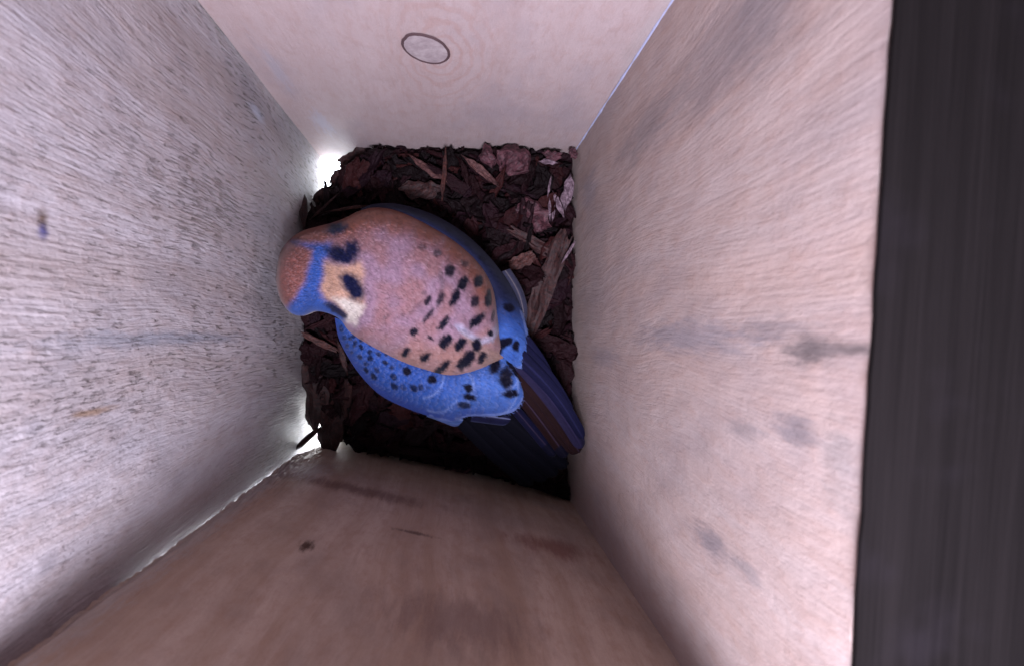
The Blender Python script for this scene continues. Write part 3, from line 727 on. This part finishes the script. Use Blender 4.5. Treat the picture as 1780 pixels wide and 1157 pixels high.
LOBE = [(742,500),(757,536),(776,558),(797,573),(812,585),(835,597),(856,592),(867,574)]
LOBEP = LOBE + [(880,540),(850,440),(760,400),(700,440)]
def linedist(px, py, L_):
    d = 1e9
    for (x0, y0), (x1, y1) in zip(L_, L_[1:]):
        ex, ey = x1 - x0, y1 - y0; t = max(0, min(1, ((px - x0) * ex + (py - y0) * ey) / (ex * ex + ey * ey)))
        d = min(d, (px - x0 - ex * t) ** 2 + (py - y0 - ey * t) ** 2)
    return sqrt(d)
def loft_body():
    NU, NV, NB = 230, 150, 30
    A = resample(MA, NU, 3); B = resample(MB_, NU, 3); H = resample([(h,) for h in HZ], NU, 1)
    verts = []; cols = []; faces = []
    for i in range(NU + 1):
        a, b = A[i], B[i]; hz = max(0.001, H[i][0]); t = i / NU
        for j in range(NV + 1):
            q = -cos(pi * j / NV); s = (q + 1) / 2
            px, py = lerp(a[0], b[0], s), lerp(a[1], b[1], s)
            pr = max(0.0, 1 - abs(q) ** 2.3) ** 0.5
            z = lerp(a[2], b[2], s) + hz * pr
            m = sstep(0.30, 0.40, t)
            z += 0.0007 * nz(px * 0.03, py * 0.03, 3) * pr + 0.00028 * nz(px * 0.13, py * 0.13, 7)
            z += 0.0004 * scale_tex(px, py, 26) * m * pr
            if px > 690 and 400 < py < 610 and inpoly(px, py, LOBEP): z += 0.0030 * exp(-linedist(px, py, LOBE) / 34.0) * sstep(742, 790, px)
            verts.append(P(px, py, z)); cols.append(body_col(px, py))
        ax = P(a[0], a[1], a[2]); bx = P(b[0], b[1], b[2])
        belly = lerp(0.032, (a[2] + 0.004), sstep(0.12, 0.42, t)); belly = lerp(belly, 0.014, sstep(0.75, 1.0, t))
        if t < 0.06: belly *= 0.4 + 10 * t
        for j in range(1, NB):
            q = cos(pi * j / NB); s = (q + 1) / 2
            p = ax.lerp(bx, s); p.z -= belly * sqrt(max(0, 1 - q * q)) * (hz > 0.004)
            verts.append(p); cols.append(mixc((0.45, 0.30, 0.22), (0.62, 0.5, 0.42), 0.5 + 0.5 * nz(p.x * 60, p.y * 60)))
    R = NV + 1 + NB - 1
    for i in range(NU):
        for j in range(R):
            k = (j + 1) % R
            faces.append((i * R + j, i * R + k, (i + 1) * R + k, (i + 1) * R + j))
    faces.append(tuple(range(R))[::-1]); faces.append(tuple(NU * R + j for j in range(R)))
    return verts, faces, cols
from mathutils.bvhtree import BVHTree
CAMV = Vector((0, 0, CAM_H))
def add_feathers(verts, faces, cols, ntop, cands, colf, rs, lift=0.0008):
    """lay overlapping contour feathers on a plumage surface; cands = (px, py, angle, length, width) in photo-plan units"""
    tree = BVHTree.FromPolygons([tuple(v) for v in verts], faces)
    for (px, py, ang, Lf, Wf) in cands:
        if tree.ray_cast(CAMV, P(px, py, 0.0) - CAMV)[0] is None: continue
        ca, sa = cos(radians(ang)), sin(radians(ang)); nu, nv = 8, 6
        fj = rs.random(); b0 = len(verts); new = []; cc = []; ok = True; sd = rs.random() * 50
        for i in range(nu + 1):
            t = i / nu; wd = Wf * 0.5 * (0.35 + 0.65 * sin(min(1, t * 1.35) * pi / 2)) * sqrt(max(0.0, 1 - max(0, (t - 0.55) / 0.45) ** 2.4))
            for j in range(nv + 1):
                q = j / nv * 2 - 1
                qx = t * Lf + 0.5 * nz(q * 5, sd) * (t ** 3) * 2.0; qy = q * max(wd, 0.25)
                X, Y = px + ca * qx - sa * qy, py + sa * qx + ca * qy
                h = tree.ray_cast(CAMV, P(X, Y, 0.0) - CAMV)
                if h[0] is None or h[1].z < 0.25: ok = False; break
                new.append(h[0] + Vector((0, 0, 1)) * (lift * (t ** 1.6) * (1 - 0.55 * q * q) - 0.00012 + 0.0001 * nz(q * 6, sd + t * 2)))
                c_ = mixc(colf(X, Y), (0, 0, 0), 0.09 * fj)
                k = (0.10 * sstep(0.75, 1.0, t) * (sum(c_) > 0.12)) + 0.04 * nz(q * 8, sd, t * 3)
                cc.append(mixc(c_, (0.75, 0.68, 0.78), max(0, k)) if k > 0 else mixc(c_, (0, 0, 0), -k))
            if not ok: break
        if not ok: continue
        verts += new; cols += cc
        for i in range(nu):
            for j in range(nv):
                faces.append((b0 + i * (nv + 1) + j, b0 + (i + 1) * (nv + 1) + j, b0 + (i + 1) * (nv + 1) + j + 1, b0 + i * (nv + 1) + j + 1))
v, f, c = loft_body()
rsf = random.Random(5); cands = []
x = 484.0
while x < 884:
    step = lerp(7, 15, sstep(540, 700, x)); y = 358.0
    while y < 660:
        a_ = lerp(4, 38, sstep(520, 640, x)) + (y - (0.62 * x + 65)) * -0.10 + rsf.uniform(-7, 7)
        cands.append((x + rsf.uniform(-3, 3) * step / 9, y + rsf.uniform(-3, 3) * step / 9, a_, step * rsf.uniform(2.1, 2.9), step * rsf.uniform(1.0, 1.35)))
        y += step * 0.72
    x += step * 0.72
cands.sort(key=lambda k: -(k[0] + 0.6 * k[1]))
def add_barbs(verts, faces, cols, n, box_, colf, rs, angf):
    tree = BVHTree.FromPolygons([tuple(q) for q in verts], faces)
    for _ in range(n):
        px, py = rs.uniform(box_[0], box_[2]), rs.uniform(box_[1], box_[3])
        h = tree.ray_cast(CAMV, P(px, py, 0.0) - CAMV)
        if h[0] is None or h[0].z < 0.03: continue
        a_ = radians(angf(px, py) + rs.gauss(0, 16)); d = Vector((cos(a_), -sin(a_), 0.0))
        nn = h[1] if h[1].z > 0 else -h[1]
        d = (d - nn * d.dot(nn)).normalized(); side = d.cross(nn).normalized() * rs.uniform(0.00010, 0.00018)
        L_ = rs.uniform(0.0020, 0.0048); p0 = h[0] - nn * 0.0002
        p1 = p0 + d * L_ * 0.55 + nn * L_ * 0.12; p2 = p0 + d * L_ + nn * L_ * rs.uniform(0.10, 0.30) + Vector((0, 0, -0.0002))
        mx = rs.uniform(0, 0.08) ** 1.0; b0 = len(verts); lp = L_ * 2700
        cA, cB, cC = [mixc(c_, (0.60, 0.52, 0.62), mx if sum(c_) > 0.15 else 0) for c_ in (colf(px, py), colf(px + cos(a_) * lp * 0.55, py + sin(a_) * lp * 0.55), colf(px + cos(a_) * lp, py + sin(a_) * lp))]
        verts += [p0 - side, p0 + side, p1 + side * 0.8, p1 - side * 0.8, p2]; cols += [cA, cA, cB, cB, cC]
        faces.append((b0, b0 + 1, b0 + 2, b0 + 3)); faces.append((b0 + 3, b0 + 2, b0 + 4))
def body_ang(x, y): return lerp(4, 38, sstep(520, 640, x)) + (y - (0.62 * x + 65)) * -0.10
add_feathers(v, f, c, 0, cands, body_col, rsf)
add_barbs(v, f, c, 20000, (478, 355, 886, 662), body_col, rsf, body_ang)
body = mesh_obj('body', v, f, m_plum, bird, cols=c)

def loft_sheet(name, A, B, prof, colf, nu, nv, th, mat, parent, disp=None, fea=None):
    """closed thick sheet lofted between two photo-plan lines (x, y, z); prof(t, s) adds height in metres"""
    A = resample(A, nu, 3); B = resample(B, nu, 3)
    verts = []; cols = []; faces = []
    for side in (0, 1):
        for i in range(nu + 1):
            t = i / nu; a, b = A[i], B[i]
            for j in range(nv + 1):
                s = j / nv; px, py = lerp(a[0], b[0], s), lerp(a[1], b[1], s)
                z = lerp(a[2], b[2], s) + prof(t, s)
                if side == 0 and disp: z += disp(px, py, t, s)
                e = min(1.0, 8 * min(s, 1 - s), 12 * min(t, 1 - t)) 
                if side == 1: z -= th * (0.15 + 0.85 * e)
                verts.append(P(px, py, z)); cols.append(colf(px, py, t, s))
    S = (nu + 1) * (nv + 1)
    for i in range(nu):
        for j in range(nv):
            q = (i * (nv + 1) + j, i * (nv + 1) + j + 1, (i + 1) * (nv + 1) + j + 1, (i + 1) * (nv + 1) + j)
            faces.append(q); faces.append(tuple(S + k for k in q[::-1]))
    for i in range(nu):
        k = i * (nv + 1); faces.append((k, k + nv + 1, S + k + nv + 1, S + k)); k += nv; faces.append((k + nv + 1, k, S + k, S + k + nv + 1))
    for j in range(nv):
        faces.append((j + 1, j, S + j, S + j + 1)); k = nu * (nv + 1) + j; faces.append((k, k + 1, S + k + 1, S + k))
    if fea:
        rsf = random.Random(8); cands = []
        grid = {}
        for i in range(nu + 1):
            t = i / nu
            for j in range(nv + 1): 
                k = i * (nv + 1) + j; pp = to_px(*verts[k]); grid.setdefault((int(pp[0] // 6), int(pp[1] // 6)), (cols[k], t, j / nv))
        def cf(X, Y):
            for r_ in ((0, 0), (1, 0), (-1, 0), (0, 1), (0, -1)):
                h = grid.get((int(X // 6) + r_[0], int(Y // 6) + r_[1]))
                if h: return colf(X, Y, h[1], h[2])
            return colf(X, Y, 0.5, 0.5)
        i = 3.0
        while i < nu:
            t = i / nu; size = lerp(fea[0], fea[1], t); a, b = A[int(i)], B[int(i)]; a2 = A[min(nu, int(i) + 4)]; b2 = B[min(nu, int(i) + 4)]
            wdt = sqrt((a[0] - b[0]) ** 2 + (a[1] - b[1]) ** 2); nn = max(2, int(wdt / (size * 0.6)))
            for j in range(nn):
                s = (j + 0.5 + rsf.uniform(-0.25, 0.25)) / nn
                if not 0.03 < s < 0.93: continue
                px, py = lerp(a[0], b[0], s), lerp(a[1], b[1], s)
                ang = math.degrees(math.atan2(lerp(a2[1], b2[1], s) - py, lerp(a2[0], b2[0], s) - px)) + rsf.uniform(-6, 6)
                cands.append((px, py, ang, size * rsf.uniform(1.6, 2.1), size * rsf.uniform(1.0, 1.3)))
            adv = sqrt((A[min(nu, int(i) + 1)][0] - a[0]) ** 2 + (B[min(nu, int(i) + 1)][1] - b[1]) ** 2) + 0.2
            i += max(1.0, size * 0.6 / max(adv, 0.8))
        add_feathers(verts, faces, cols, 0, cands[::-1], cf, rsf, 0.0011)
        xs_ = [k[0] for k in A + B]; ys_ = [k[1] for k in A + B]
        add_barbs(verts, faces, cols, 9000, (min(xs_), min(ys_), max(xs_), max(ys_)), cf, rsf, lambda x, y: 38)
    return mesh_obj(name, verts, faces, mat, parent, cols=cols)

# lower (near) wing: inner line tucked under the mantle, outer line the leading edge
WI = [(594,556,.060),(612,566,.060),(635,582,.060),(668,602,.058),(706,620,.056),(745,634,.055),(780,642,.054),(812,638,.052),(840,628,.050),(858,618,.048),(868,606,.046)]
WO = [(582,552,.052),(588,585,.044),(602,615,.038),(626,651,.034),(660,685,.032),(700,706,.032),(744,722,.032),(782,732,.033),(815,723,.034),(862,722,.035),(896,712,.036)]
# close the tip
WI += [(876,608,.047),(888,622,.046)]; WO += [(910,684,.038),(897,648,.042)]
def wing_col(px, py, t, s):
    n_ = nz(px * 0.05, py * 0.05, 4.0)
    c = mixc(BLUE, BLUEL, sstep(0.35, 0.75, t) * (0.75 + 0.4 * n_))
    c = mixc(c, (0.055, 0.075, 0.36), 0.6 * sstep(0.70, 0.98, s) * sstep(0.9, 0.6, t))
    # pale fringes of the tertials and the secondaries
    if s > 0.955 and t > 0.5: c = mixc(c, (0.30, 0.38, 0.75), 0.45)
    for (fx, fy, fr, s0_, e0) in FR:
        d = abs(sqrt((px - fx) ** 2 + (py - fy) ** 2) - fr)
        an = math.degrees(math.atan2(py - fy, px - fx))
        if s0_ < an < e0: c = mixc(c, (0.30, 0.42, 0.86), 0.55 * (1 - sstep(0.5, 3.0, d)))
    return mixc(c, BLK, spotmask(px, py, SP_W, soft=0.25))
FR = [(785,672,38,-50,70),(845,672,56,-25,95),(865,640,42,-10,80),(760,680,36,20,120),(735,655,36,-10,90)]
def fringe_disp(px, py, fr):
    z = 0.0
    for (fx, fy, r0, a0, a1) in fr:
        d = sqrt((px - fx) ** 2 + (py - fy) ** 2)
        an = math.degrees(math.atan2(py - fy, px - fx))
        if a0 < an < a1 and d < r0: z += 0.0009 * exp(-(r0 - d) / 14.0) * sstep(a0, a0 + 14, an) * sstep(a1, a1 - 14, an)
    return z
wingL = loft_sheet('wing', WI, WO, lambda t, s: 0.013 * sin(pi * min(1, s * 1.0)) ** 0.9 * sstep(0, 0.2, t) * (1 - 0.45 * sstep(0.7, 1, t)) + 0.002 * sstep(0.5, 1, t), wing_col, 210, 80, 0.004, m_wing, bird,
    disp=lambda px, py, t, s: fringe_disp(px, py, FR) + 0.0005 * scale_tex(px, py, 13 + 14 * t) + 0.0003 * nz(px * 0.1, py * 0.1, 3), fea=(8, 24))
wingL['label'] = 'bright blue speckled wing nearer the bottom of the photo'

# upper (far) wing
UI = [(632,368,.056),(660,368,.058),(700,376,.059),(748,398,.058),(795,430,.056),(832,466,.054),(850,502,.052),(857,545,.051),(858,575,.051),(850,588,.052),(838,592,.054),(850,600,.054),(866,612,.053)]
UO = [(626,364,.050),(650,355,.046),(692,355,.042),(748,371,.039),(800,400,.038),(842,437,.038),(878,482,.039),(903,530,.040),(914,562,.041),(921,600,.043),(916,628,.045),(904,640,.047),(888,632,.049)]
FU = [(878,590,36,-60,80),(892,606,24,-80,110)]
def uwing_col(px, py, t, s):
    n_ = nz(px * 0.05, py * 0.05, 4.0)
    c = mixc(WING_SHADE, BLUE, sstep(0.52, 0.72, t) * (1 - 0.55 * sstep(0.55, 1.0, s) * sstep(0.8, 0.55, t)))  # near-black stretch paints in the shade over the front of this wing
    c = mixc(c, BLUEL, sstep(0.55, 0.8, t) * (0.55 + 0.5 * n_))
    c = mixc(c, (0.52, 0.58, 0.85), 0.75 * sstep(22, 5, sqrt((px - 838) ** 2 + (py - 597) ** 2)))
    if s > 0.93 and t > 0.6: c = mixc(c, (0.30, 0.38, 0.70), 0.35)
    return mixc(c, BLK, spotmask(px, py, SP_U, soft=0.25))
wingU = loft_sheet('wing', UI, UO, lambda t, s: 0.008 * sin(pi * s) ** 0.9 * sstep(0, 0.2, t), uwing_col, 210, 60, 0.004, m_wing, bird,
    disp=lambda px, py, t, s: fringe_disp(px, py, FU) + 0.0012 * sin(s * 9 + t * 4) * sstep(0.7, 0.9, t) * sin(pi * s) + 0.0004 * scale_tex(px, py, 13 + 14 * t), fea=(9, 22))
wingU['label'] = 'wing nearer the top of the photo, painted shade-dark, then blue'

# feathers: long blades
def feather(name, x0, y0, z0, x1, y1, z1, wpx0, wpx1, col, shaft, parent, bow=0.0, tilt=0.0, th=0.0008, bar=None, tipround=0.10):
    nu, nv = 60, 14
    dx, dy = x1 - x0, y1 - y0; Lp = sqrt(dx * dx + dy * dy); tx, ty = dx / Lp, dy / Lp; nx_, ny_ = -ty, tx
    verts = []; cols = []; faces = []
    for side in (0, 1):
        for i in range(nu + 1):
            t = i / nu; w_ = lerp(wpx0, wpx1, t) / 2
            w_ *= sqrt(max(0.0, 1 - max(0, (t - 1 + tipround) / tipround) ** 2)) * 0.98 + 0.02
            cxp = x0 + dx * t + nx_ * bow * sin(pi * t); cyp = y0 + dy * t + ny_ * bow * sin(pi * t)
            for j in range(nv + 1):
                q = j / nv * 2 - 1
                px, py = cxp + nx_ * w_ * q, cyp + ny_ * w_ * q
                z = lerp(z0, z1, t) + 0.0018 * (1 - q * q) + tilt * q - (th if side else 0) + 0.0002 * nz(t * 5, q * 9, x0)
                verts.append(P(px, py, z))
                c_ = mixc(col, [k * 0.6 for k in col], 0.5 + 0.8 * nz(t * 3, q * 14, y0))
                c_ = mixc(c_, shaft, 0.8 * (1 - sstep(0.05, 0.16, abs(q))) + 0.15 * sstep(0.80, 0.98, abs(q)))
                if bar and t > bar: c_ = mixc(c_, BLK, 0.9)
                cols.append(c_)
    S = (nu + 1) * (nv + 1)
    for i in range(nu):
        for j in range(nv):
            q = (i * (nv + 1) + j, i * (nv + 1) + j + 1, (i + 1) * (nv + 1) + j + 1, (i + 1) * (nv + 1) + j)
            faces.append(q); faces.append(tuple(S + k for k in q[::-1]))
        k = i * (nv + 1); faces.append((k, k + nv + 1, S + k + nv + 1, S + k)); k += nv; faces.append((k + nv + 1, k, S + k, S + k + nv + 1))
    for j in range(nv):
        faces.append((j + 1, j, S + j, S + j + 1)); k = nu * (nv + 1) + j; faces.append((k, k + 1, S + k + 1, S + k))
    return mesh_obj(name, verts, faces, m_wing, parent, cols=cols)
TR_ = (0.020, 0.006, 0.007); TL_ = (0.022, 0.017, 0.055); DB = (0.008, 0.008, 0.038); SH = (0.055, 0.035, 0.070)
tail = feather('tail', 880, 630, .040, 1004, 788, .031, 36, 26, TR_, SH, bird, bow=-2, tilt=0.001)
feather('tail_feather', 888, 665, .036, 985, 794, .028, 24, 22, TR_, SH, tail, bow=-2, bar=0.85)
feather('tail_feather', 898, 640, .0425, 1008, 786, .033, 26, 24, TR_, SH, tail, bow=-3, tilt=0.001)
feather('tail_feather', 900, 628, .045, 1013, 778, .036, 26, 24, TL_, (0.035, 0.028, 0.08), tail, bow=-6, tilt=0.002)
feather('tail_feather', 878, 690, .032, 965, 792, .026, 18, 18, DB, SH, tail, bow=0, bar=0.8)
# primaries of the far wing lie beside the tail, of the near wing below it
PD = (0.022, 0.022, 0.075)
for (x0, y0, x1, y1, w0, w1, z0, z1, bow) in ((906,590,966,690,30,22,.044,.039,-6),(900,606,992,724,34,24,.046,.039,-8),(900,618,1014,762,30,20,.048,.038,-9)):
    feather('primary_feather', x0, y0, z0, x1, y1, z1, w0, w1, DB, (0.018, 0.018, 0.07), wingU, bow=bow, tilt=-0.001)
for (x0, y0, x1, y1, w0, w1, z0, z1, bow) in ((800,722,925,842,34,26,.026,.010,4),(820,716,950,834,36,26,.029,.012,3),(838,708,968,826,38,26,.031,.015,2),(850,700,985,812,38,24,.033,.018,0)):
    feather('primary_feather', x0, y0, z0, x1, y1, z1, w0, w1, (0.003, 0.003, 0.009), (0.005, 0.005, 0.012), wingL, bow=bow)
feather('secondary_feather', 745, 712, .030, 805, 730, .028, 24, 24, (0.10, 0.17, 0.46), (0.35, 0.42, 0.7), wingL, tipround=0.3)
feather('secondary_feather', 752, 716, .028, 800, 736, .026, 20, 18, (0.10, 0.15, 0.40), (0.35, 0.42, 0.7), wingL, tipround=0.3)
feather('secondary_feather', 820, 718, .031, 888, 728, .030, 28, 26, (0.012, 0.012, 0.05), (0.25, 0.28, 0.5), wingL, tipround=0.25)
feather('covert_feather', 878, 470, .036, 912, 560, .036, 18, 16, (0.05, 0.05, 0.09), (0.20, 0.17, 0.18), wingU, bow=-8, tipround=0.3)

# beak and eyes, low on the far side of the bowed head
def blob(name, c0, r, mat, parent, sc=(1, 1, 1)):
    v = []; f = []; N, M = 16, 10
    for i in range(M + 1):
        th_ = pi * i / M
        for j in range(N): v.append((c0[0] + r * sc[0] * sin(th_) * cos(2 * pi * j / N), c0[1] + r * sc[1] * sin(th_) * sin(2 * pi * j / N), c0[2] + r * sc[2] * cos(th_)))
    for i in range(M):
        for j in range(N): f.append((i * N + j, i * N + (j + 1) % N, (i + 1) * N + (j + 1) % N, (i + 1) * N + j))
    return mesh_obj(name, v, f, mat, parent)
m_eye = plain('eye_gloss', (0.012, 0.008, 0.008), 0.1); m_beak = plain('beak_horn', (0.06, 0.065, 0.09), 0.35)
e1 = P(500, 440, 0.072); e2 = P(500, 524, 0.072)
blob('eye', e1, 0.0042, m_eye, body); blob('eye', e2, 0.0042, m_eye, body)
b0 = P(496, 482, 0.068)
v = []; f = []
for i in range(9):
    t = i / 8; cx_, cz_ = b0.x - 0.011 * sin(t * 1.4), b0.z - 0.014 * (1 - cos(t * 1.5)) - 0.002 * t
    r = 0.0050 * (1 - t) ** 0.8 + 0.0003
    for j in range(10):
        a_ = 2 * pi * j / 10; v.append((cx_ + 0.3 * r * cos(a_), b0.y + r * 0.8 * sin(a_), cz_ + r * cos(a_)))
for i in range(8):
    for j in range(10): f.append((i * 10 + j, i * 10 + (j + 1) % 10, (i + 1) * 10 + (j + 1) % 10, (i + 1) * 10 + j))
mesh_obj('beak', v, f, m_beak, body)
